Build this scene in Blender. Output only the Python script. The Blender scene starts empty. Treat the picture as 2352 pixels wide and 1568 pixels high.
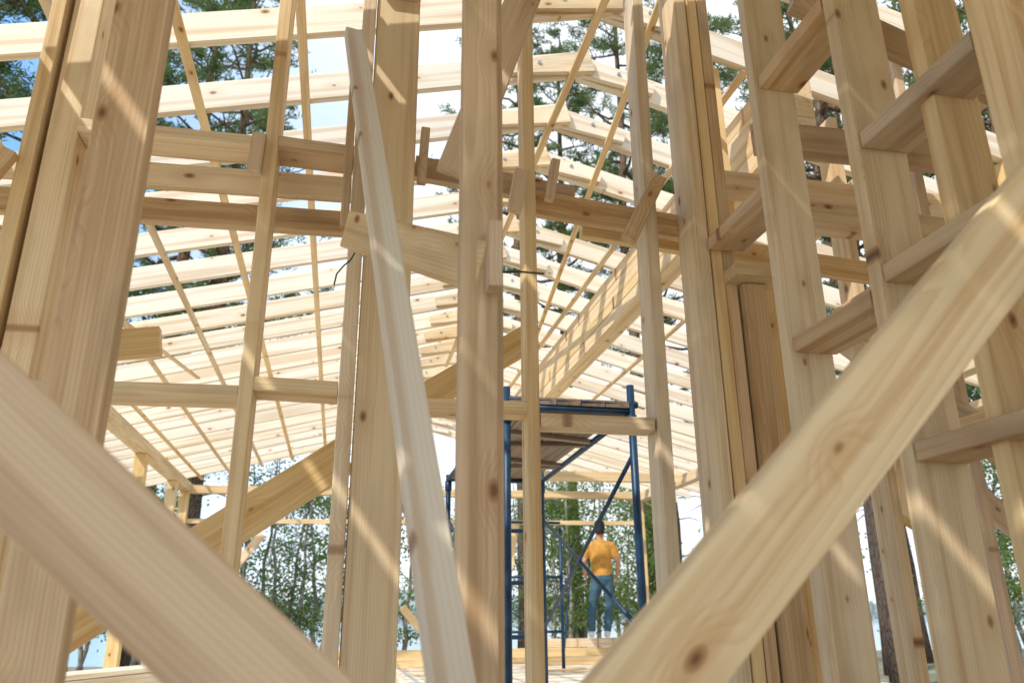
import bpy, bmesh, math, random
import numpy as np
from mathutils import Vector, Matrix
random.seed(11); rng=np.random.default_rng(5)
V=Vector
sc=bpy.context.scene
COL=sc.collection
sc.view_settings.view_transform='Standard'; sc.view_settings.look='None'; sc.view_settings.exposure=0

# ------------------------------------------------------------------ materials
def newmat(n):
    m=bpy.data.materials.new(n); m.use_nodes=True
    nt=m.node_tree; nt.nodes.clear()
    return m,nt,nt.nodes,nt.links
def N(nodes,t,**k):
    n=nodes.new(t)
    for a,b in k.items(): setattr(n,a,b)
    return n
def mathn(nt,op,a,b=None,c=None,clamp=False):
    n=nt.nodes.new('ShaderNodeMath'); n.operation=op; n.use_clamp=clamp
    for i,v in enumerate((a,b,c)):
        if v is None: continue
        if isinstance(v,(int,float)): n.inputs[i].default_value=v
        else: nt.links.new(v,n.inputs[i])
    return n.outputs[0]
def vmath(nt,op,a,b):
    n=nt.nodes.new('ShaderNodeVectorMath'); n.operation=op
    for i,v in enumerate((a,b)):
        if isinstance(v,tuple): n.inputs[i].default_value=v
        else: nt.links.new(v,n.inputs[i])
    return n.outputs[0]
def mixc(nt,f,a,b,mode='MIX'):
    n=nt.nodes.new('ShaderNodeMix'); n.data_type='RGBA'; n.blend_type=mode
    for i,v in ((0,f),(6,a),(7,b)):
        if isinstance(v,(int,float)): n.inputs[i].default_value=v
        elif isinstance(v,tuple): n.inputs[i].default_value=(*v,1)
        else: nt.links.new(v,n.inputs[i])
    return n.outputs[2]
def sstep(nt,x,lo,hi,a=0.,b=1.):
    n=nt.nodes.new('ShaderNodeMapRange'); n.interpolation_type='SMOOTHSTEP'
    nt.links.new(x,n.inputs[0])
    for i,v in zip((1,2,3,4),(lo,hi,a,b)): n.inputs[i].default_value=v
    return n.outputs[0]

def wood(name,base,late,knotc=(.15,.065,.03),ring=26,knots=.55,stain=.25,vr=.12,rough=.6,fine=True,kscale=7.):
    m,nt,nodes,L=newmat(name)
    tc=N(nodes,'ShaderNodeTexCoord'); oi=N(nodes,'ShaderNodeObjectInfo')
    wn=N(nodes,'ShaderNodeTexWhiteNoise',noise_dimensions='1D'); L.new(oi.outputs['Random'],wn.inputs['W'])
    off=vmath(nt,'ADD',vmath(nt,'MULTIPLY',wn.outputs['Color'],(.22,.22,60.)),(.03,.04,0.))
    p=vmath(nt,'ADD',tc.outputs['Object'],off)
    sx=N(nodes,'ShaderNodeSeparateXYZ'); L.new(p,sx.inputs[0])
    # knots run through the board's thickness (local Y)
    cx=N(nodes,'ShaderNodeCombineXYZ'); L.new(sx.outputs[0],cx.inputs[0]); L.new(mathn(nt,'MULTIPLY',sx.outputs[2],.55),cx.inputs[1])
    vo=N(nodes,'ShaderNodeTexVoronoi',voronoi_dimensions='2D'); vo.inputs['Scale'].default_value=kscale; L.new(cx.outputs[0],vo.inputs['Vector'])
    sep=N(nodes,'ShaderNodeSeparateColor'); L.new(vo.outputs['Color'],sep.inputs[0])
    sel=mathn(nt,'GREATER_THAN',sep.outputs[0],1-knots)
    dist=mathn(nt,'ADD',vo.outputs['Distance'],mathn(nt,'MULTIPLY',sep.outputs[1],.07))
    kn=mathn(nt,'MULTIPLY',sstep(nt,dist,.08,.125,1,0),sel)
    core=mathn(nt,'MULTIPLY',sstep(nt,dist,.03,.09,1,0),sel)
    halo=mathn(nt,'MULTIPLY',sstep(nt,dist,.05,.42,1,0),sel)
    sp=vmath(nt,'MULTIPLY',p,(1.,1.,.10))
    ns=N(nodes,'ShaderNodeTexNoise'); ns.inputs['Scale'].default_value=5; ns.inputs['Detail'].default_value=1; L.new(sp,ns.inputs['Vector'])
    wob=mathn(nt,'MULTIPLY',ns.outputs['Fac'],.06)
    hw=mathn(nt,'MULTIPLY',halo,.018)
    r=mathn(nt,'SQRT',mathn(nt,'ADD',mathn(nt,'MULTIPLY',sx.outputs[0],sx.outputs[0]),mathn(nt,'MULTIPLY',sx.outputs[1],sx.outputs[1])))
    r=mathn(nt,'ADD',mathn(nt,'ADD',r,wob),hw)
    fr=mathn(nt,'FRACT',mathn(nt,'MULTIPLY',r,ring*5.))
    rg=mathn(nt,'MULTIPLY',mathn(nt,'POWER',fr,2.2),sstep(nt,fr,.9,1.,1,0))
    c=mixc(nt,mathn(nt,'MULTIPLY',rg,.62),base,late)
    stn=N(nodes,'ShaderNodeTexNoise'); stn.inputs['Scale'].default_value=26; stn.inputs['Detail'].default_value=3 if fine else 0; stn.inputs['Roughness'].default_value=.65
    L.new(vmath(nt,'MULTIPLY',p,(1.,1.,.03)),stn.inputs['Vector'])
    c=mixc(nt,mathn(nt,'MULTIPLY',sstep(nt,stn.outputs['Fac'],.42,.72),.75),c,(late[0]*.88,late[1]*.80,late[2]*.74))
    if fine:
        sn=N(nodes,'ShaderNodeTexNoise'); sn.inputs['Scale'].default_value=2.6; sn.inputs['Detail'].default_value=3; sn.inputs['Roughness'].default_value=.65
        L.new(vmath(nt,'MULTIPLY',p,(2.,2.,.6)),sn.inputs['Vector'])
        c=mixc(nt,mathn(nt,'MULTIPLY',sstep(nt,sn.outputs['Fac'],.48,.70),stain),c,(.36,.275,.17))
    c=mixc(nt,mathn(nt,'MULTIPLY',halo,.28),c,(late[0]*.85,late[1]*.66,late[2]*.5))
    c=mixc(nt,mathn(nt,'MULTIPLY',kn,.75),c,(.36,.19,.08))
    c=mixc(nt,mathn(nt,'MULTIPLY',core,.85),c,knotc)
    hs=N(nodes,'ShaderNodeHueSaturation'); L.new(c,hs.inputs['Color'])
    w2=N(nodes,'ShaderNodeSeparateColor'); L.new(wn.outputs['Color'],w2.inputs[0])
    L.new(mathn(nt,'MULTIPLY_ADD',w2.outputs[2],2*vr,1-vr*1.1),hs.inputs['Value'])
    L.new(mathn(nt,'MULTIPLY_ADD',w2.outputs[1],.3,.85),hs.inputs['Saturation'])
    b=N(nodes,'ShaderNodeBsdfPrincipled'); L.new(hs.outputs[0],b.inputs['Base Color']); b.inputs['Roughness'].default_value=rough
    b.inputs['Specular IOR Level'].default_value=.3
    o=N(nodes,'ShaderNodeOutputMaterial'); L.new(b.outputs[0],o.inputs[0])
    return m
M_STUD=wood('pine_stud',(.82,.65,.41),(.63,.425,.205),vr=.09,stain=.3)
M_OLD=wood('weathered_pine',(.70,.515,.32),(.47,.305,.16),stain=.55,vr=.12,knots=.7)
M_RAFT=wood('fresh_spruce',(.85,.775,.63),(.74,.61,.43),ring=18,knots=.4,stain=.15,vr=.06,fine=False)
M_YEL=wood('glulam_pine',(.83,.635,.355),(.67,.45,.21),ring=22,knots=.45,stain=.15,vr=.05)
M_DECK=wood('scaffold_board',(.26,.20,.15),(.16,.12,.09),stain=.7,vr=.2,fine=False)

def simple(name,col,rough=.5,metal=0.,noise=.0,nscale=8,bump=0.):
    m,nt,nodes,L=newmat(name)
    b=N(nodes,'ShaderNodeBsdfPrincipled'); b.inputs['Roughness'].default_value=rough; b.inputs['Metallic'].default_value=metal
    tc=N(nodes,'ShaderNodeTexCoord'); ns=N(nodes,'ShaderNodeTexNoise'); ns.inputs['Scale'].default_value=nscale; ns.inputs['Detail'].default_value=5
    L.new(tc.outputs['Object'],ns.inputs['Vector'])
    c=mixc(nt,sstep(nt,ns.outputs['Fac'],.35,.7),col,tuple(x*(1-noise) for x in col))
    L.new(c,b.inputs['Base Color'])
    if bump:
        bp=N(nodes,'ShaderNodeBump'); bp.inputs['Strength'].default_value=bump; bp.inputs['Distance'].default_value=.02
        L.new(ns.outputs['Fac'],bp.inputs['Height']); L.new(bp.outputs[0],b.inputs['Normal'])
    o=N(nodes,'ShaderNodeOutputMaterial'); L.new(b.outputs[0],o.inputs[0])
    return m
M_BLUE=simple('blue_painted_steel',(.006,.045,.105),.45,.2,.4,14)
M_STEEL=simple('galvanised_steel',(.45,.46,.47),.35,.9,.3,30)
M_SKIN=simple('skin',(.50,.27,.17),.5,0,.08)
M_HAIR=simple('dark_hair',(.012,.009,.007),.6,0,.3,60)
M_SHIRT=simple('mustard_cotton',(.60,.30,.055),.85,0,.3,12,.8)
M_JEANS=simple('blue_denim',(.05,.12,.17),.85,0,.35,20,.5)
M_SHOE=simple('white_canvas',(.72,.70,.66),.6,0,.12)
M_RUB=simple('black_rubber',(.02,.02,.02),.5)
M_RED=simple('red_paint',(.55,.03,.02),.4,0,.2)

def bark():
    m,nt,nodes,L=newmat('pine_bark')
    tc=N(nodes,'ShaderNodeTexCoord'); sx=N(nodes,'ShaderNodeSeparateXYZ'); L.new(tc.outputs['Object'],sx.inputs[0])
    p=vmath(nt,'MULTIPLY',tc.outputs['Object'],(1.,1.,.3))
    vo=N(nodes,'ShaderNodeTexVoronoi',feature='DISTANCE_TO_EDGE'); vo.inputs['Scale'].default_value=16; L.new(p,vo.inputs['Vector'])
    ns=N(nodes,'ShaderNodeTexNoise'); ns.inputs['Scale'].default_value=14; ns.inputs['Detail'].default_value=3; L.new(p,ns.inputs['Vector'])
    lo=mixc(nt,ns.outputs['Fac'],(.08,.055,.04),(.16,.11,.08))
    hi=mixc(nt,ns.outputs['Fac'],(.26,.15,.08),(.15,.095,.06))
    c=mixc(nt,sstep(nt,sx.outputs[2],4.,9.),lo,hi)
    c=mixc(nt,sstep(nt,vo.outputs['Distance'],0,.12,1,0),c,(.035,.025,.02))
    b=N(nodes,'ShaderNodeBsdfPrincipled'); b.inputs['Roughness'].default_value=.9; L.new(c,b.inputs['Base Color'])
    o=N(nodes,'ShaderNodeOutputMaterial'); L.new(b.outputs[0],o.inputs[0]); return m
M_BARK=bark()
def leaf(name,c1,c2,tr=.35,sc_=1.1):
    m,nt,nodes,L=newmat(name)
    g=N(nodes,'ShaderNodeTexCoord'); ns=N(nodes,'ShaderNodeTexNoise'); ns.inputs['Scale'].default_value=sc_; ns.inputs['Detail'].default_value=1
    L.new(g.outputs['Object'],ns.inputs['Vector'])
    c=mixc(nt,sstep(nt,ns.outputs['Fac'],.35,.65),c1,c2)
    d=N(nodes,'ShaderNodeBsdfDiffuse'); t=N(nodes,'ShaderNodeBsdfTranslucent'); L.new(c,d.inputs[0])
    L.new(mixc(nt,.5,c,(c2[0]*1.6,c2[1]*1.8,c2[2]*.8)),t.inputs[0])
    x=N(nodes,'ShaderNodeMixShader'); x.inputs[0].default_value=tr; L.new(d.outputs[0],x.inputs[1]); L.new(t.outputs[0],x.inputs[2])
    o=N(nodes,'ShaderNodeOutputMaterial'); L.new(x.outputs[0],o.inputs[0]); return m
M_NEED=leaf('pine_needles',(.07,.115,.06),(.17,.22,.10),.4)
M_LEAF=leaf('birch_leaves',(.11,.17,.045),(.20,.28,.09),.5)
M_FAR=leaf('hazed_far_foliage',(.24,.29,.29),(.30,.35,.34),.1,.05)  # pale blue-grey: distance haze put into the foliage colour

# ------------------------------------------------------------------ helpers
def link(ob,par=None):
    COL.objects.link(ob)
    if par is not None: ob.parent=par
    return ob
def empty(name,loc=(0,0,0)):
    e=bpy.data.objects.new(name,None); e.empty_display_size=.3; e.location=loc; COL.objects.link(e); return e
def beam(name,a,b,w,h,hint=(1,0,0),mat=None,par=None,ch=.003,taper=None):
    a=V(a);b=V(b); z=(b-a); Ln=z.length; z.normalize()
    hint=V(hint); x=(hint-z*hint.dot(z)).normalized(); y=z.cross(x)
    w+=random.uniform(-.0012,.0012); h+=random.uniform(-.0012,.0012)
    # keep the broad side on local X so the knots run through the thin side
    if h>w*1.3: w,h=h,w; x,y=y,-x; sw=True
    else: sw=False
    hw,hh=w/2,h/2; c=min(ch,hw*.4,hh*.4)
    sec=[(-hw+c,-hh),(hw-c,-hh),(hw,-hh+c),(hw,hh-c),(hw-c,hh),(-hw+c,hh),(-hw,hh-c),(-hw,-hh+c)]
    nseg=max(1,int(Ln/.5)); vs=[];bow=random.uniform(-.003,.003)*min(Ln,3)/2; bow2=random.uniform(-.002,.002)*min(Ln,3)/2
    zs=[-Ln/2]+[-Ln/2+Ln*i/nseg for i in range(1,nseg)]+[Ln/2]
    for zz in zs:
        k=1-(2*zz/Ln)**2
        tp=1 if taper is None else (taper[0]+(taper[1]-taper[0])*(zz/Ln+.5))
        for (sx,sy) in sec: vs.append(((sx*tp if sw else sx)+bow*k,(sy if sw else sy*tp)+bow2*k,zz))
    fs=[]
    for i in range(len(zs)-1):
        for j in range(8):
            fs.append((i*8+j,i*8+(j+1)%8,(i+1)*8+(j+1)%8,(i+1)*8+j))
    fs.append(tuple(reversed(range(8)))); n=len(vs)-8; fs.append(tuple(range(n,n+8)))
    me=bpy.data.meshes.new(name); me.from_pydata(vs,[],fs); me.materials.append(mat or M_STUD)
    ob=bpy.data.objects.new(name,me)
    mt=Matrix.Identity(4)
    for i,ax in enumerate((x,y,z)):
        for r in range(3): mt[r][i]=ax[r]
    mid=(a+b)/2+V((random.uniform(-1,1),random.uniform(-1,1),random.uniform(-1,1)))*.0008
    mt.translation=mid
    link(ob,par); ob.matrix_local=mt
    return ob
def frames(pts):
    pts=[V(p) for p in pts]; T=[]
    for i in range(len(pts)):
        t=(pts[min(i+1,len(pts)-1)]-pts[max(i-1,0)]).normalized(); T.append(t)
    return pts,T
def loft(pts,rad,n=10,ref=(1,0,0)):
    pts,T=frames(pts); vs=[];fs=[]
    for p,t,r in zip(pts,T,rad):
        if not isinstance(r,(tuple,list)): r=(r,r)
        rf=V(ref)
        if abs(t.dot(rf))>.93: rf=V((0,1,0)) if abs(t.y)<.9 else V((0,0,1))
        x=(rf-t*rf.dot(t)).normalized(); y=t.cross(x)
        for k in range(n):
            a=2*math.pi*k/n; vs.append(tuple(p+x*(r[0]*math.cos(a))+y*(r[1]*math.sin(a))))
    m=len(pts)
    for i in range(m-1):
        for k in range(n): fs.append((i*n+k,i*n+(k+1)%n,(i+1)*n+(k+1)%n,(i+1)*n+k))
    fs.append(tuple(reversed(range(n)))); fs.append(tuple(range((m-1)*n,m*n)))
    return vs,fs
def joinm(parts):
    vs=[];fs=[]
    for a,b in parts:
        o=len(vs); vs+=a; fs+=[tuple(i+o for i in f) for f in b]
    return vs,fs
def mesh(name,vf,mat,par=None,smooth=True,loc=None):
    me=bpy.data.meshes.new(name); me.from_pydata(vf[0],[],vf[1]); me.update()
    me.materials.append(mat)
    if smooth: me.polygons.foreach_set('use_smooth',[True]*len(me.polygons))
    ob=bpy.data.objects.new(name,me); link(ob,par)
    if loc: ob.location=loc
    return ob
def tube(name,a,b,r,mat,par,n=14):
    o=mesh(name,loft([a,V(a).lerp(V(b),.5),b],[r]*3,n),mat,par)
    o.data.polygons.foreach_set('use_smooth',[len(p.vertices)==4 for p in o.data.polygons]); return o

# ------------------------------------------------------------------ timber house
H=empty('timber_frame_house')
FL=-.65
XR=1.27
def zb(X): return 2.726+.255*X if X<XR else 3.374-.255*X
ct=math.cos(math.atan(.255))
for i in range(56):
    x0=-3.2+i*.16
    beam('floor_board',(x0,-4.2,FL-.015),(x0,13.75,FL-.015),.157,.03,(1,0,0),M_RAFT,H)
for y in (-4.1,0,4.5,9,13.65):
    beam('floor_joist',(-3.2,y,FL-.16),(5.75,y,FL-.16),.1,.25,(0,1,0),M_OLD,H)
beam('rim_joist',(-3.2,-4.2,FL-.16),(-3.2,13.75,FL-.16),.06,.26,(1,0,0),M_OLD,H)
beam('rim_joist',(5.75,-4.2,FL-.16),(5.75,13.75,FL-.16),.06,.26,(1,0,0),M_OLD,H)
hR=.163
ys=[3.26+.52*k for k in range(-13,20)]
for y in ys:
    o=hR/2/ct
    beam('rafter_left',(-3.15,y,zb(-3.15)+o),(XR,y,zb(XR)+o),.045,hR,(0,1,0),M_RAFT,H)
    beam('rafter_right',(XR-.03,y+.047,zb(XR)+o),(5.75,y+.047,zb(5.75)+o),.045,hR,(0,1,0),M_RAFT,H)
    if y>2.5:
        beam('ridge_gusset',(XR-.48,y-.042,zb(XR-.48)+o-.01),(XR+.02,y-.042,zb(XR)+o-.012),.035,.15,(0,1,0),M_STUD,H,taper=(.55,1))
        beam('ridge_tie',(XR-.02,y+.002,zb(XR)+o-.02),(XR+.42,y+.002,zb(XR+.42)+o-.01),.035,.14,(0,1,0),M_RAFT,H,taper=(1,.6))
        for dx in (-.3,.2):
            xx=XR+dx; yy=y-.062 if dx<0 else y-.018
            tube('bolt',(xx,yy-.005,zb(xx)+o),(xx,yy+.012,zb(xx)+o),.012,M_STEEL,H,8)
def bat(X1,Y1,X2,Y2,w=.045):
    beam('brace_batten',(X1,Y1,zb(X1)-.012),(X2,Y2,zb(X2)-.012),w,.022,(1,0,0),M_STUD,H)
for X,y1,y2 in ((-.84,2.2,13.4),(-1.79,3.2,13.4),(-1.30,2.9,13.4),(-.32,2.4,13.4),(1.17,2.6,9.5),(2.03,3.3,12.5),(.2,5.,12.),(-2.2,5.,13.4)):
    bat(X,y1,X,y2)
bat(1.44,3.0,2.05,9.0,.04); bat(3.0,4.,3.0,12.); bat(-2.3,3.2,-1.5,8.2,.04)
x=-3.1; kk=0  # unseen boards added over the near rafters to shade the foreground posts
while x<5.7:
    kk+=1
    w=.15; g=.0015 if kk not in (10,17) else .03  # two wider gaps let sun spots through
    xm=x+w/2; zt=zb(xm)+hR/ct+.013
    if not (XR-.06<xm<XR+.06) :
        beam('shade_sheathing',(xm,-3.7,zt),(xm,2.45+random.uniform(-.05,.05),zt),w,.022,(ct,0,.255*ct if xm<XR else -.255*ct),M_RAFT,H)
    x+=w+g
beam('shade_ridge_sheathing',(XR-.03,-3.7,zb(XR)+hR/ct+.045),(XR-.03,2.45,zb(XR)+hR/ct+.045),.22,.022,(1,0,0),M_RAFT,H)  # closes the added shade cover along the ridge
beam('eave_plate',(-2.44,-3.6,zb(-2.44)-.075),(-2.44,13.6,zb(-2.44)-.075),.15,.14,(1,0,0),M_STUD,H)
beam('eave_plate',(5.1,-3.6,zb(5.1)-.075),(5.1,13.6,zb(5.1)-.075),.15,.14,(1,0,0),M_STUD,H)
for i in range(4):
    beam('glulam_beam',(2.19,3.1,2.375+.11*i),(2.19,13.5,2.375+.11*i),.16,.109,(1,0,0),M_YEL,H,ch=.0015)
beam('end_plate',(-2.5,13.5,2.0),(5.2,13.5,2.06),.15,.12,(0,1,0),M_YEL,H)
beam('end_rail',(-2.5,13.45,1.5),(5.2,13.45,1.58),.05,.07,(0,1,0),M_STUD,H)
beam('cross_beam',(1.9,11.6,2.02),(5.1,11.6,2.06),.12,.14,(0,1,0),M_YEL,H)
for X,Y in ((-2.44,4.2),(-2.44,7.6),(-2.44,10.4),(-2.44,12.4),(-2.44,13.42),(5.1,13.42),(5.1,9.5),(5.1,6)):
    beam('wall_post',(X,Y,FL),(X,Y,zb(X)-.15),.14,.14,(1,0,0),M_YEL,H)
beam('end_post',(2.19,13.4,FL),(2.19,13.4,2.32),.15,.14,(1,0,0),M_YEL,H)
beam('sill_beam',(-2.4,13.3,-.50),(5.1,13.3,-.50),.15,.15,(0,1,0),M_YEL,H)
beam('sill_beam',(-2.4,12.6,-.585),(5.1,12.6,-.585),.12,.12,(0,1,0),M_STUD,H)
beam('low_wall_beam',(3.3,13.3,-.355),(5.1,13.3,-.345),.15,.13,(0,1,0),M_STUD,H)
beam('gable_brace',(-2.3,12.9,-.3),(-1.2,13.3,1.3),.05,.13,(0,1,0),M_STUD,H)
beam('gable_brace',(2.5,13.2,-.5),(2.85,13.25,1.5),.05,.12,(0,1,0),M_YEL,H)
beam('gable_brace',(1.0,13.0,.2),(1.7,13.2,-.55),.05,.12,(0,1,0),M_YEL,H)

# --- partition wall at Y=2.8
def stud(n,X,Y,w,d,z0=FL,z1=None,mat=None,lean=0):
    z1=zb(X)-.002 if z1 is None else z1
    return beam(n,(X,Y,z0),(X+lean,Y,z1),w,d,(1,0,0),mat or M_STUD,H)
stud('stud',-.345,2.8,.048,.145)
stud('column',.108,2.81,.175,.20,mat=M_YEL)
stud('column',-.011,2.80,.054,.21,mat=M_STUD)
beam('column_cap',(.12,2.69,2.45),(.12,2.69,2.75),.15,.03,(1,0,0),M_OLD,H)
stud('stud',.665,2.8,.048,.10)
stud('stud',1.155,2.8,.05,.12,lean=.03)
stud('corner_post',1.375,2.80,.055,.17)
stud('corner_post',1.435,2.815,.05,.19,mat=M_YEL)
stud('corner_post',1.49,2.80,.05,.16,mat=M_OLD)
stud('stud',-1.165,2.8,.05,.15); stud('stud',-1.075,2.83,.10,.15,mat=M_STUD); stud('stud',-1.75,2.8,.05,.15); stud('stud',-2.3,2.8,.05,.15)
def nog(x0,x1,z0,z1,Y=2.8,t=.048,d=.14,mat=None):
    beam('noggin',(x0,Y,z0),(x1,Y,z1),t,d,(0,0,1),mat or M_STUD,H)
nog(-1.02,-.37,.725,.735); nog(-.32,-.04,.77,.765); nog(.2,.64,.725,.73,2.8,.05,.1); nog(.69,1.13,.69,.69,2.8,.05,.1)
nog(-1.02,-.40,1.71,1.715,2.8,.05); nog(-.32,-.04,1.725,1.715,2.8,.05,mat=M_OLD)
nog(-2.3,-1.2,.70,.71)
beam('ledger',(-2.2,2.93,1.60),(-.04,2.93,1.655),.04,.10,(0,1,0),M_STUD,H)
beam('ledger',(-2.2,3.02,1.50),(0.0,3.02,1.545),.05,.10,(0,1,0),M_OLD,H)
beam('ledger',(.21,2.93,1.79),(.90,2.93,1.72),.045,.10,(0,1,0),M_OLD,H)
beam('ledger',(.30,3.02,1.84),(.78,3.02,1.80),.045,.10,(0,1,0),M_STUD,H)
beam('ledger',(.69,2.90,1.66),(1.42,2.90,1.60),.045,.11,(0,1,0),M_OLD,H)
beam('ledger',(.95,3.0,1.62),(2.6,3.0,1.50),.045,.10,(0,1,0),M_STUD,H)
for (x0,z0,x1,z1,Y,w) in ((-.39,1.56,-.385,1.72,2.70,.05),(.59,1.51,.62,1.69,2.71,.055),(.735,1.58,.765,1.76,2.72,.035),(1.05,1.42,1.20,1.72,2.70,.06),(.225,1.60,.235,1.84,2.72,.035),(-.055,1.35,-.055,2.0,2.66,.03),(-1.3,1.33,-1.2,1.55,2.70,.05)):
    beam('nailed_block',(x0,Y,z0),(x1,Y,z1),w,.04,(1,0,0),M_OLD,H)
beam('diagonal_brace',(.0,3.22,.625),(-1.35,3.22,-.32),.045,.15,(0,1,0),M_YEL,H)
beam('diagonal_brace',(.28,3.25,.86),(.78,3.25,1.19),.045,.12,(0,1,0),M_YEL,H)
beam('diagonal_brace',(-1.15,3.1,.95),(-.72,3.1,1.02),.05,.11,(0,1,0),M_YEL,H)

# --- near frame
stud('near_post',-.540,1.70,.118,.055,mat=M_OLD)
stud('near_post',.283,1.70,.085,.07,mat=M_OLD)
stud('near_post',.322,1.757,.05,.05,mat=M_OLD)
beam('diagonal_board',(.265,2.04,1.24),(.64,2.04,2.42),.045,.11,(0,1,0),M_OLD,H)
beam('strut',(-.03,2.45,1.235),(.295,1.655,.765),.04,.125,(.9,.4,0),M_STUD,H)
beam('strut_block',(.305,1.62,.70),(.305,1.62,.86),.03,.05,(1,0,0),M_OLD,H)
beam('diagonal_brace',(-.95,.9,.70),(.62,.9,-.645),.045,.115,(0,1,0),M_OLD,H)
beam('diagonal_brace',(1.75,1.05,1.245),(-.13,1.05,-.61),.045,.132,(0,1,0),M_STUD,H)
# --- right-hand wall, X ~ 1.46
for X,Y,w,mt in ((1.455,2.22,.155,M_STUD),(1.475,1.76,.16,M_STUD),(1.50,1.50,.14,M_YEL),(1.50,1.27,.19,M_STUD),(1.50,.75,.19,M_STUD)):
    stud('wall_stud',X,Y,w,.05,mat=mt)
def nl(X,y0,y1,Z,t=.05,w=.155,mat=None):
    beam('noggin',(X,y0,Z),(X,y1,Z),w,t,(1,0,0),mat or M_OLD,H)
nl(1.47,2.25,2.70,1.44); nl(1.47,1.79,2.19,1.84); nl(1.48,1.30,1.73,1.30); nl(1.47,1.79,2.19,.83); nl(1.48,1.30,1.73,.88); nl(1.48,1.30,1.73,.39); nl(1.48,1.30,1.73,2.10)
stud('jack_stud',1.575,2.74,.10,.10,z1=1.27,mat=M_OLD)
beam('jack_plate',(1.46,2.68,1.30),(1.70,2.68,1.30),.05,.13,(0,0,1),M_STUD,H)
stud('jack_stud',1.82,3.1,.14,.10,z1=1.62,mat=M_YEL)
for X,Y,w,d,mt in ((1.88,3.45,.06,.15,M_YEL),(2.62,3.5,.05,.15,M_STUD),(2.62,2.95,.05,.15,M_OLD),(2.66,2.35,.12,.05,M_YEL),(2.62,2.02,.15,.05,M_STUD),(2.62,1.72,.15,.05,M_OLD),(3.6,4.3,.05,.15,M_STUD),(4.2,4.3,.05,.15,M_OLD),(3.6,3.3,.05,.15,M_YEL),(3.9,2.8,.14,.05,M_STUD),(3.9,2.3,.14,.05,M_OLD),
    (2.30,2.34,.13,.05,M_OLD),(2.05,2.05,.12,.05,M_OLD),(3.2,2.65,.15,.05,M_STUD)):
    stud('room_stud',X,Y,w,d,mat=mt)
for a,b,w,h,mt in (((1.6,2.6,1.90),(2.7,2.6,1.92),.05,.15,M_OLD),((1.62,2.72,1.62),(2.7,2.72,1.60),.05,.14,M_STUD),((2.62,1.6,1.55),(2.62,3.6,1.55),.15,.05,M_OLD),
    ((2.62,1.6,.75),(2.62,3.6,.78),.15,.05,M_STUD),((2.66,1.5,2.2),(2.66,4.2,2.2),.05,.15,M_YEL),((1.7,3.3,2.1),(4.2,3.3,2.1),.05,.15,M_STUD),
    ((2.6,2.2,.2),(2.6,3.7,1.5),.05,.14,M_OLD),((3.9,2.0,1.2),(3.9,4.4,1.25),.15,.05,M_STUD),((3.6,4.3,1.0),(5.0,4.3,1.1),.05,.14,M_YEL),((2.7,3.5,.45),(3.6,4.3,1.9),.05,.14,M_YEL),
    ((1.65,2.28,2.35),(2.62,2.28,2.0),.045,.14,M_OLD),((2.1,2.2,.52),(3.3,2.6,.55),.14,.045,M_STUD),((2.3,2.3,.95),(3.9,2.4,1.0),.05,.12,M_YEL),((2.6,3.6,1.1),(3.6,3.6,.3),.05,.12,M_OLD)):
    beam('room_timber',a,b,w,h,(1,0,0) if abs(a[1]-b[1])>abs(a[0]-b[0]) else (0,1,0),mt,H)
beam('leaning_plank',(.232,.94,-.64),(-.060,2.41,2.0),.066,.036,(1,.25,.1),M_RAFT,None)
PS=empty('plank_stack')
for i in range(5):
    for j in range(3):
        beam('plank',(-3.0+j*.17+random.uniform(-.02,.02),7.2+random.uniform(-.1,.1),FL+.03+i*.045),(-1.9+j*.17,9.9,FL+.03+i*.045),.155,.042,(1,0,0),M_RAFT,PS)
LB=empty('offcut_pile')
for i in range(14):
    X=random.uniform(.6,4.6);Y=random.uniform(8,12);a=random.uniform(-.5,.5);l=random.uniform(.3,1.1)
    beam('offcut',(X,Y,FL+.02+i*.004),(X+l*math.cos(a),Y+l*math.sin(a),FL+.02+i*.004),.1,.025,(0,1,0),random.choice((M_OLD,M_RAFT,M_STUD)),LB)
mesh('black_cable',loft([(-.075,2.66,1.12),(-.068,2.63,1.15),(-.045,2.62,1.18),(-.025,2.63,1.205),(-.01,2.66,1.25)],[.0028]*5,8),M_RUB,H)
mesh('long_nail',loft([(.31,1.72,.785),(.38,1.70,.785),(.44,1.69,.78)],[.0028]*3,8),M_RUB,H)

# ------------------------------------------------------------------ scaffolding
S=empty('scaffolding')
xl,xr,yn,yf,dk=.93,1.72,4.55,7.2,1.21
for X,Y,t in ((xl,yn,dk+.12),(xr,yn,1.38),(xl,yf,1.25),(xr+.08,yf,1.88)):
    tube('post',(X,Y,FL),(X,Y,t),.024,M_BLUE,S); tube('collar',(X,Y,dk-.1),(X,Y,dk-.02),.031,M_BLUE,S); tube('foot_plate',(X,Y,FL),(X,Y,FL+.012),.07,M_BLUE,S)
for Y,xa in ((yn,xr),(yf,xr+.08)):
    for z in (dk,dk-.45,dk-.9,dk-1.35):
        if Y==yn and z<dk: continue
        tube('rung',(xl,Y,z),(xa,Y,z),.019,M_BLUE,S)
tube('top_rail',(xl,yn,dk+.045),(xr+.04,yn,dk+.045),.021,M_BLUE,S)
tube('side_rail',(xl,yn,dk),(xl,yf,dk),.022,M_BLUE,S); tube('side_rail',(xr,yn,dk),(xr+.08,yf,dk),.022,M_BLUE,S)
tube('x_brace',(xr+.09,yf,.86),(xr,yn,-.08),.014,M_BLUE,S); tube('x_brace',(xr,yn+.03,.94),(xr+.06,yf,-.10),.014,M_BLUE,S)
tube('x_brace',(xl,yf,.86),(xl,yn,-.08),.012,M_BLUE,S)
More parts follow.
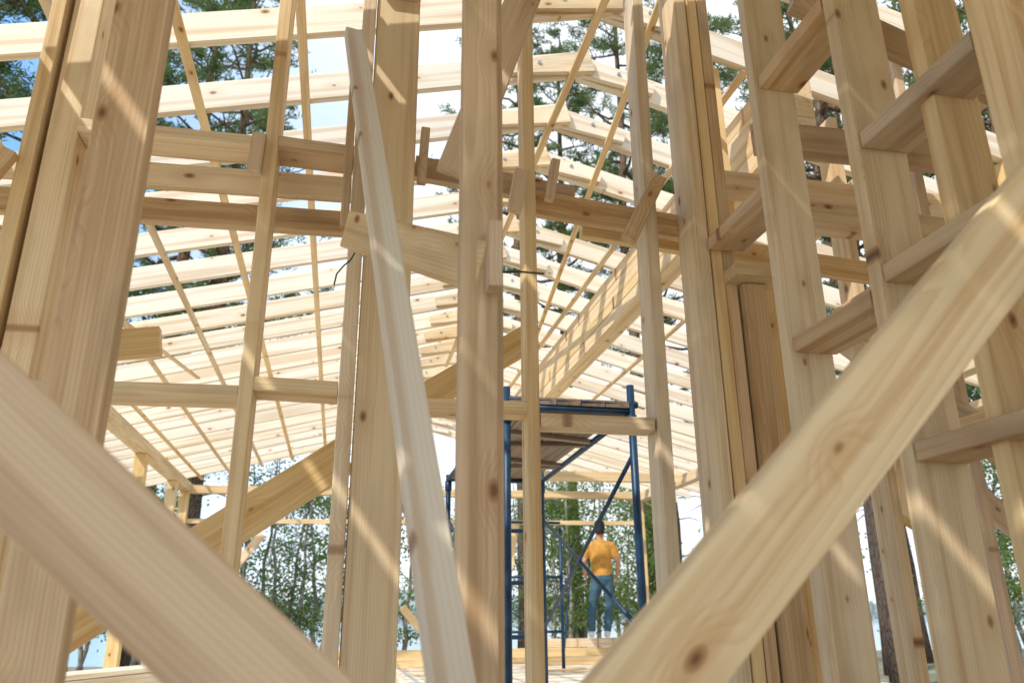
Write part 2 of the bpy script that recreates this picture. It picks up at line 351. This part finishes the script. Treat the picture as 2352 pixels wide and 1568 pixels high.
for i in range(5):
    X=xl+.075+i*.155
    beam('deck_board',(X,yn-.02,dk+.04),(X+.03,yf+.05,dk+.04),.15,.04,(1,0,0),M_DECK,S)
for i in range(6):
    Y=yn+.2+i*.46; beam('deck_bearer',(xl,Y,dk+.005),(xr+.03,Y+(.25 if i%2 else -.1),dk+.005),.06,.03,(0,1,0),M_DECK,S)
T=empty('scaffold_frame')
for X in (2.24,3.0):
    tube('post',(X,11,FL),(X,11,1.5 if X<2.5 else 1.2),.024,M_BLUE,T)
for z in (1.28,.55,-.15): tube('rung',(2.1,11,z),(3.0,11,z),.018,M_BLUE,T)
tube('stay',(3.0,11,-.5),(3.5,12.2,.9),.013,M_BLUE,T)
beam('spirit_level',(2.75,5.5,1.72),(2.95,5.6,1.70),.02,.05,(0,1,0),M_RED,None)

# ------------------------------------------------------------------ man
MAN=empty('man',(4.33,13.27,-.285)); MAN.rotation_euler=(0,0,math.radians(-14)); MAN.scale=(1.04,1.04,1.06)
def rm(ob,vox,sm=4):
    r=ob.modifiers.new('r','REMESH'); r.mode='VOXEL'; r.voxel_size=vox; r.use_smooth_shade=True
    s=ob.modifiers.new('s','SMOOTH'); s.factor=.5; s.iterations=sm
torso=loft([(-.01,0,.86),(-.01,0,.93),(-.01,-.005,1.05),(-.015,-.01,1.18),(-.015,-.012,1.30),(-.015,-.01,1.39),(-.015,-.005,1.435),(-.015,0,1.465)],
  [(.165,.115),(.172,.12),(.165,.112),(.172,.115),(.185,.118),(.19,.105),(.145,.085),(.07,.065)],20)
slL=loft([(-.12,-.005,1.40),(-.19,-.005,1.385),(-.235,0,1.31),(-.27,.005,1.20)],[.065,.075,.068,.074],14)
slR=loft([(.09,-.005,1.40),(.16,-.005,1.385),(.205,0,1.31),(.24,.005,1.20)],[.065,.075,.068,.074],14)
o=mesh('t_shirt',joinm([torso,slL,slR]),M_SHIRT,MAN); rm(o,.012,5)
pel=loft([(0,0,.99),(0,0,.93),(-.01,-.01,.86),(-.02,-.005,.78)],[(.155,.105),(.165,.115),(.17,.125),(.13,.10)],18)
lgL=loft([(-.085,0,.88),(-.12,.01,.70),(-.165,.035,.50),(-.185,.01,.32),(-.20,-.01,.09)],[(.09,.10),(.088,.095),(.066,.07),(.062,.068),(.056,.064)],14)
lgR=loft([(.08,0,.88),(.095,0,.70),(.095,.02,.50),(.07,0,.32),(.045,-.02,.09)],[(.09,.10),(.088,.095),(.066,.07),(.062,.068),(.056,.064)],14)
o=mesh('jeans',joinm([pel,lgL,lgR]),M_JEANS,MAN); rm(o,.012,4)
parts=[loft([(-.015,0,1.40),(-.015,.005,1.47),(-.012,.012,1.53),(-.012,.02,1.57)],[.06,.056,.055,.055],12),
  loft([(-.012,.03,1.515),(-.012,.035,1.54),(-.012,.022,1.58),(-.012,.012,1.63),(-.012,.008,1.69),(-.012,.008,1.735),(-.012,.01,1.752)],[(.035,.04),(.055,.075),(.068,.088),(.075,.095),(.074,.094),(.05,.065),(.015,.02)],18),
  loft([(-.012,.095,1.645),(-.012,.118,1.61),(-.012,.10,1.60)],[.009,.015,.012],8)]
for s in(-1,1):
    cx=-.012+s*.078; parts.append(loft([(cx,.0,1.60),(cx+s*.008,-.004,1.63),(cx+s*.006,-.004,1.655)],[(.006,.012),(.009,.018),(.006,.012)],8))
def arm(sx,sh,el,wr):
    P=[loft([sh,V(sh).lerp(V(el),.5),el,V(el).lerp(V(wr),.35),wr],[.046,.045,.038,.040,.026],12)]
    wr=V(wr); dn=(wr-V(el)).normalized(); fw=V((0,1,0)); 
    P.append(loft([wr-dn*.01,wr+dn*.04,wr+dn*.085],[(.016,.028),(.015,.040),(.012,.036)],12))
    for k,(oy,l) in enumerate(((.030,.062),(.010,.070),(-.010,.066),(-.029,.052))):
        b=wr+dn*.075+fw*oy
        P.append(loft([b,b+dn*l*.5+V((-sx*.004,0,0)),b+dn*l*.85+V((-sx*.016,.004,0)),b+dn*l+V((-sx*.024,.004,0))],[.0095,.009,.0082,.007],8))
    b=wr+dn*.02+fw*.03
    P.append(loft([b,b+dn*.03+fw*.022,b+dn*.058+fw*.028+V((-sx*.01,0,0))],[.012,.011,.008],8))
    return P
parts+=arm(-1,(-.225,0,1.33),(-.285,-.03,1.12),(-.262,.05,.90)); parts+=arm(1,(.20,0,1.33),(.262,-.03,1.12),(.235,.05,.90))
for cx,cy in ((-.20,-.01),(.045,-.02)): parts.append(loft([(cx,cy,.16),(cx,cy,.06)],[.035,.036],10))
o=mesh('body',joinm(parts),M_SKIN,MAN); rm(o,.006,3)
hair=loft([(-.012,-.062,1.555),(-.012,-.052,1.59),(-.012,-.025,1.64),(-.012,-.008,1.69),(-.012,-.002,1.74),(-.012,.004,1.785),(-.012,.006,1.80)],[(.050,.034),(.072,.056),(.087,.085),(.090,.102),(.080,.096),(.045,.055),(.012,.014)],18)
o=mesh('hair',hair,M_HAIR,MAN); rm(o,.009,1)
for cx,cy in ((-.20,-.01),(.045,-.02)):
    sh=joinm([loft([(cx,cy-.085,.045),(cx,cy-.05,.05),(cx,cy+.03,.05),(cx,cy+.11,.038),(cx,cy+.185,.03)],[(.03,.032),(.04,.045),(.042,.045),(.05,.034),(.026,.02)],14),
              loft([(cx,cy,.12),(cx,cy,.05)],[(.043,.052),(.045,.06)],12)])
    o=mesh('shoe',sh,M_SHOE,MAN); rm(o,.01,2)
for s in(-1,1):
    mesh('eye',loft([(-.012+s*.03,.092,1.645),(-.012+s*.03,.100,1.645)],[(.012,.006),(.008,.004)],8),M_RUB,MAN)
mesh('mouth',loft([(-.035,.098,1.578),(-.012,.104,1.576),(.011,.098,1.578)],[.003,.005,.003],6),simple('lips',(.35,.12,.09)),MAN)

# ------------------------------------------------------------------ trees
def quads(C,D,Wd,ln,wd):
    D=D/np.linalg.norm(D,axis=1,keepdims=True); Wv=np.cross(D,Wd); Wv/= (np.linalg.norm(Wv,axis=1,keepdims=True)+1e-9)
    Wv*=wd[:,None]/2; T=C+D*ln[:,None]; M=C+D*(ln*.55)[:,None]
    return np.stack([C,M+Wv,T,M-Wv],1).reshape(-1,3)
def build_tree(name,wv,wf,leafv,mb,ml):
    nv=len(wv); allv=np.vstack([np.array(wv),leafv]); nq=len(leafv)//4
    idx=(np.arange(nq*4)+nv).reshape(-1,4)
    me=bpy.data.meshes.new(name)
    me.from_pydata(allv.tolist(),[],[tuple(f) for f in wf]+idx.tolist())
    me.materials.append(mb); me.materials.append(ml)
    mi=np.zeros(len(me.polygons),dtype=np.int32); mi[len(wf):]=1
    me.polygons.foreach_set('material_index',mi); me.polygons.foreach_set('use_smooth',np.array([True]*len(wf)+[False]*nq)); me.update()
    return me
def pine(seed,Ht,z0,dens=1.):
    R=random.Random(seed); g=np.random.default_rng(seed)
    parts=[];cl=[]
    tp=[];tr=[];x=y=0
    for i in range(16):
        t=i/15; x+=R.uniform(-.07,.07); y+=R.uniform(-.07,.07)
        tp.append((x*min(1,t*3),y*min(1,t*3),Ht*t)); tr.append(.17*(1-t)**.75+.02+(.05 if i==0 else 0))
    parts.append(loft(tp,tr,10))
    def tpos(z):
        t=max(0,min(.999,z/Ht))*15; i=int(t); return V(tp[i]).lerp(V(tp[i+1]),t-i)
    for i in range(10):
        z=R.uniform(2.5,z0); a=R.uniform(0,6.28); b=tpos(z); l=R.uniform(.3,1.3)
        parts.append(loft([b,b+V((math.cos(a)*l*.5,math.sin(a)*l*.5,.05)),b+V((math.cos(a)*l,math.sin(a)*l,-.1))],[.022,.014,.004],5))
    nl_=int(42*dens)
    for i in range(nl_):
        u=(i+R.random())/nl_; z=z0+(Ht-z0)*u; a=i*2.4+R.uniform(-.4,.4)
        Lm=(3.1*(1-u)**.65*(.55+.45*min(1,u*5))+.4)*R.uniform(.65,1.1)
        b=tpos(z); d=V((math.cos(a),math.sin(a),0)); rise=R.uniform(-.15,.25)+.35*u
        p=[b]; 
        for k in range(1,6):
            s=k/5; p.append(b+d*(Lm*s)+V((R.uniform(-.1,.1),R.uniform(-.1,.1),Lm*(rise*s+.28*s*s-.12*s)+R.uniform(-.05,.05))))
        parts.append(loft(p,[.05*(1-u)+.022,.04*(1-u)+.016,.022,.014,.009,.005],5))
        for j in range(int(4+Lm*3.6)):
            s=R.uniform(.3,1.)*4.99; k=int(s); q=p[k].lerp(p[k+1],s-k)
            a2=a+R.choice((-1,1))*R.uniform(.4,1.3); l2=R.uniform(.3,.8)*(1.15-s/6); e=q+V((math.cos(a2)*l2,math.sin(a2)*l2,R.uniform(-.05,.3)*l2+.08))
            parts.append(loft([q,e],[.010,.004],3))
            for m in range(4):
                w=R.uniform(.35,1.1); cl.append(tuple(q.lerp(e,w)+V((R.uniform(-.09,.09),R.uniform(-.09,.09),R.uniform(-.05,.08)))))
    cl=np.array(cl); k=9
    C=np.repeat(cl,k,0)+g.normal(0,.035,(len(cl)*k,3)); D=g.normal(0,1,C.shape); D[:,2]=np.abs(D[:,2])*.8+.1
    lv=quads(C,D,g.normal(0,1,C.shape),g.uniform(.11,.21,len(C)),g.uniform(.022,.036,len(C)))
    wv,wf=joinm(parts); return build_tree('pine_tree',wv,wf,lv,M_BARK,M_NEED)
P1=pine(1,17,5.0,1.6); P2=pine(2,19,8.5,1.); P3=pine(3,15,3.6,1.5)
M_BB=simple('birch_bark',(.42,.38,.33),.8,0,.7,9)
def birch(seed,Ht,dens=1.):
    R=random.Random(seed); g=np.random.default_rng(seed); parts=[];cl=[]
    for s in range(3):
        bx,by=R.uniform(-.3,.3),R.uniform(-.3,.3); lx,ly=R.uniform(-.12,.12),R.uniform(-.12,.12); h=Ht*R.uniform(.7,1)
        tp=[V((bx+lx*h*t+R.uniform(-.06,.06),by+ly*h*t+R.uniform(-.06,.06),h*t)) for t in [i/9 for i in range(10)]]
        parts.append(loft(tp,[.05*(1-i/9)+.006 for i in range(10)],7))
        for i in range(int(20*dens)):
            t=R.uniform(.15,1)*8.9; k=int(t); b=tp[k].lerp(tp[k+1],t-k); a=R.uniform(0,6.28); l=(1.35-t/9*.9)*R.uniform(.6,1.1)
            e=b+V((math.cos(a)*l,math.sin(a)*l,R.uniform(.1,.8)*l)); md=b.lerp(e,.5)+V((0,0,.08))
            parts.append(loft([b,md,e,e+V((math.cos(a)*.25,math.sin(a)*.25,-.12))],[.013,.009,.005,.003],3))
            for j in range(11):
                q=b.lerp(e,R.uniform(.2,1.2)); cl.append(tuple(q+V((R.gauss(0,.13),R.gauss(0,.13),R.gauss(0,.11)))))
    cl=np.array(cl);k=6
    C=np.repeat(cl,k,0)+g.normal(0,.07,(len(cl)*k,3)); D=g.normal(0,1,C.shape); D[:,2]-=.5
    lv=quads(C,D,g.normal(0,1,C.shape),g.uniform(.05,.08,len(C)),g.uniform(.035,.055,len(C)))
    wv,wf=joinm(parts); return build_tree('birch_tree',wv,wf,lv,M_BB,M_LEAF)
B1=birch(5,5.5); B2=birch(8,4.,1.2)
def gz(x,y):
    return -1.05+.12*math.sin(x*.21+1)*math.cos(y*.17)-max(0,y-24)*.075
def place(me,name,x,y,s=1.,lean=(0,0),rz=None):
    ob=bpy.data.objects.new(name,me); link(ob); ob.location=(x,y,gz(x,y)-.08); ob.scale=(s,s,s)
    ob.rotation_euler=(lean[0],lean[1],random.uniform(0,6.28) if rz is None else rz); return ob
for me,x,y,s,ln in ((P2,6.3,21.5,1.05,(0,0)),(P2,7.32,18.6,1.08,(0,0)),(P1,9.6,22.5,1.1,(0,0)),(P1,-2.9,17.0,1.0,(0,0)),(P3,-5.7,14.6,1.05,(0,0)),(P1,-7.8,13.5,1.,(0,0)),(P3,-4.6,21.,1.35,(0,0)),
    (P2,8.45,11.5,1.,(.0,.0)),(P1,10.5,14.5,1.,(0,0)),(P3,13.,17.,1.1,(0,0)),(P2,9.0,18.,1.05,(0,0)),(P1,14.5,12.,1.05,(0,0)),
    (P3,11.3,10.4,1.,(0,0)),(P2,12.8,12.8,1.,(0,0)),(P2,4.6,20.2,1.1,(0,0))):
    place(me,'pine_tree',x,y,s,ln)
for me,x,y,s in ((B1,-.9,18.,1.),(B2,1.1,17.2,1.1),(B1,5.0,22.,1.05),(B2,6.9,17.5,1.2),(B2,-3.3,17.,1.1),(B1,-2.0,19.,1.1),(B2,10.,17.,1.3),(B1,12.,13.,1.),(B2,3.4,24,1.2),(B1,-5.5,20,1.),(B2,11.6,11.,1.2),(B1,13.2,11.6,1.2),(B2,-.2,21,1.3),(B1,7.9,22,1.1),(B1,6.0,19.5,1.1),(B2,5.2,18.5,1.3)):
    place(me,'birch_tree',x,y,s)

# ------------------------------------------------------------------ ground, lake, far shore
def axis(n,near,far):
    t=np.linspace(-1,1,n); return np.sign(t)*(np.abs(t)*near+(np.abs(t)**5)*(far-near))
xs=axis(121,60,1500); yy=axis(121,60,1500)
vs=[];fs=[]
for y in yy:
    for x in xs:
        z=gz(x,y)
        if y>24: z=max(z,-4.5)
        if y>420: z=-4.5+min(24,(y-420)*.05)*(1+.35*math.sin(x*.006+1)+.15*math.sin(x*.017))
        vs.append((x,y,z))
n=len(xs)
for j in range(n-1):
    for i in range(n-1): fs.append((j*n+i,j*n+i+1,(j+1)*n+i+1,(j+1)*n+i))
m,nt,nodes,L=newmat('forest_ground')
tc=N(nodes,'ShaderNodeTexCoord'); ns=N(nodes,'ShaderNodeTexNoise'); ns.inputs['Scale'].default_value=.8; ns.inputs['Detail'].default_value=8; L.new(tc.outputs['Object'],ns.inputs['Vector'])
c=mixc(nt,sstep(nt,ns.outputs['Fac'],.4,.6),(.26,.21,.15),(.14,.17,.09)); c=mixc(nt,sstep(nt,ns.outputs['Fac'],.55,.7),c,(.42,.36,.28))
sy=N(nodes,'ShaderNodeSeparateXYZ'); L.new(tc.outputs['Object'],sy.inputs[0]); c=mixc(nt,sstep(nt,sy.outputs[1],200.,420.),c,(.26,.31,.30))  # far hills fade to a pale tone, haze painted into the ground colour
b=N(nodes,'ShaderNodeBsdfPrincipled'); b.inputs['Roughness'].default_value=1; L.new(c,b.inputs['Base Color']); o=N(nodes,'ShaderNodeOutputMaterial'); L.new(b.outputs[0],o.inputs[0])
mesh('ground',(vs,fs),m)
m,nt,nodes,L=newmat('lake_water')
tc=N(nodes,'ShaderNodeTexCoord'); ns=N(nodes,'ShaderNodeTexNoise'); ns.inputs['Scale'].default_value=.9; ns.inputs['Detail'].default_value=2; L.new(tc.outputs['Object'],ns.inputs['Vector'])
b=N(nodes,'ShaderNodeBsdfPrincipled'); b.inputs['Roughness'].default_value=.12; b.inputs['Base Color'].default_value=(.18,.34,.38,1); b.inputs['IOR'].default_value=1.33
bp=N(nodes,'ShaderNodeBump'); bp.inputs['Strength'].default_value=.4; bp.inputs['Distance'].default_value=.2; L.new(ns.outputs['Fac'],bp.inputs['Height']); L.new(bp.outputs[0],b.inputs['Normal'])
o=N(nodes,'ShaderNodeOutputMaterial'); L.new(b.outputs[0],o.inputs[0])
mesh('lake',([(-1400,38,-2.9),(1400,38,-2.9),(1400,480,-2.9),(-1400,480,-2.9)],[(0,1,2,3)]),m)
g=np.random.default_rng(3); n=2000
px=g.uniform(-700,900,n); py=g.uniform(460,600,n); pz=-4.5+(py-420)*.05; hh=g.uniform(5,10,n)
vv=[];ff=[]
for i in range(n):
    k=6;o=len(vv)
    for lev,(zz,rr) in enumerate(((0,.22),(.35,.2),(.7,.11),(1.,.01))):
        for q in range(k):
            a=6.283*q/k+i; r_=hh[i]*rr*(1+.3*math.sin(i*3.1+q*2.3+lev)); vv.append((px[i]+r_*math.cos(a),py[i]+r_*math.sin(a),pz[i]+hh[i]*zz))
    for lev in range(3):
        for q in range(k): ff.append((o+lev*k+q,o+lev*k+(q+1)%k,o+(lev+1)*k+(q+1)%k,o+(lev+1)*k+q))
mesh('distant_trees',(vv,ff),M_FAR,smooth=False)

# ------------------------------------------------------------------ light
to_sun=V((-.55,-.42,.74)).normalized()
w=bpy.data.worlds.new('World'); sc.world=w; w.use_nodes=True
nt=w.node_tree; bg=nt.nodes['Background']; sky=nt.nodes.new('ShaderNodeTexSky'); sky.sky_type='NISHITA'; sky.sun_disc=False
sky.sun_elevation=math.asin(to_sun.z); sky.sun_rotation=math.atan2(to_sun.x,to_sun.y)
sky.air_density=1.; sky.dust_density=1.; sky.ozone_density=1.5
# thin bright haze / cirrus over the blue, denser towards the lake
tc=nt.nodes.new('ShaderNodeTexCoord'); sx=nt.nodes.new('ShaderNodeSeparateXYZ'); nt.links.new(tc.outputs['Generated'],sx.inputs[0])
cn=nt.nodes.new('ShaderNodeTexNoise'); cn.inputs['Scale'].default_value=2.2; cn.inputs['Detail'].default_value=3; nt.links.new(vmath(nt,'MULTIPLY',tc.outputs['Generated'],(1.,1.,2.)),cn.inputs['Vector'])
hz=mathn(nt,'ADD',mathn(nt,'MULTIPLY_ADD',sx.outputs[0],1.2,mathn(nt,'MULTIPLY',sx.outputs[2],-.3)),mathn(nt,'MULTIPLY_ADD',cn.outputs['Fac'],.7,-.35))
hf=sstep(nt,hz,-.62,.06,.03,.95)
blue=mixc(nt,1.,sky.outputs[0],(.5,2.1,4.3),'ADD')
skc=mixc(nt,hf,blue,(8.4,8.8,9.2))
nt.links.new(skc,bg.inputs[0]); bg.inputs[1].default_value=.15
sd=bpy.data.lights.new('sun','SUN'); sd.energy=4.0; sd.angle=math.radians(.6); sd.color=(1,.95,.87)
so=bpy.data.objects.new('sun',sd); COL.objects.link(so); so.rotation_euler=to_sun.to_track_quat('Z','Y').to_euler(); so.location=(-5,-5,20)

# ------------------------------------------------------------------ camera
p=math.radians(19.26);ro=math.radians(.5);ya=math.radians(12)
R0=V((math.cos(ya),-math.sin(ya),0)); Fh=V((math.sin(ya),math.cos(ya),0)); Fw=Fh*math.cos(p)+V((0,0,1))*math.sin(p); U0=R0.cross(Fw)
Rc=R0*math.cos(ro)-U0*math.sin(ro); Uc=R0*math.sin(ro)+U0*math.cos(ro)
cd=bpy.data.cameras.new('camera'); cd.lens=28; cd.sensor_width=36; cd.clip_start=.05; cd.clip_end=4000
cd.dof.use_dof=True; cd.dof.focus_distance=3.4; cd.dof.aperture_fstop=3.2
co=bpy.data.objects.new('camera',cd); COL.objects.link(co)
mt=Matrix.Identity(4)
for i,ax in enumerate((Rc,Uc,-Fw)):
    for r in range(3): mt[r][i]=ax[r]
co.matrix_world=mt; sc.camera=co
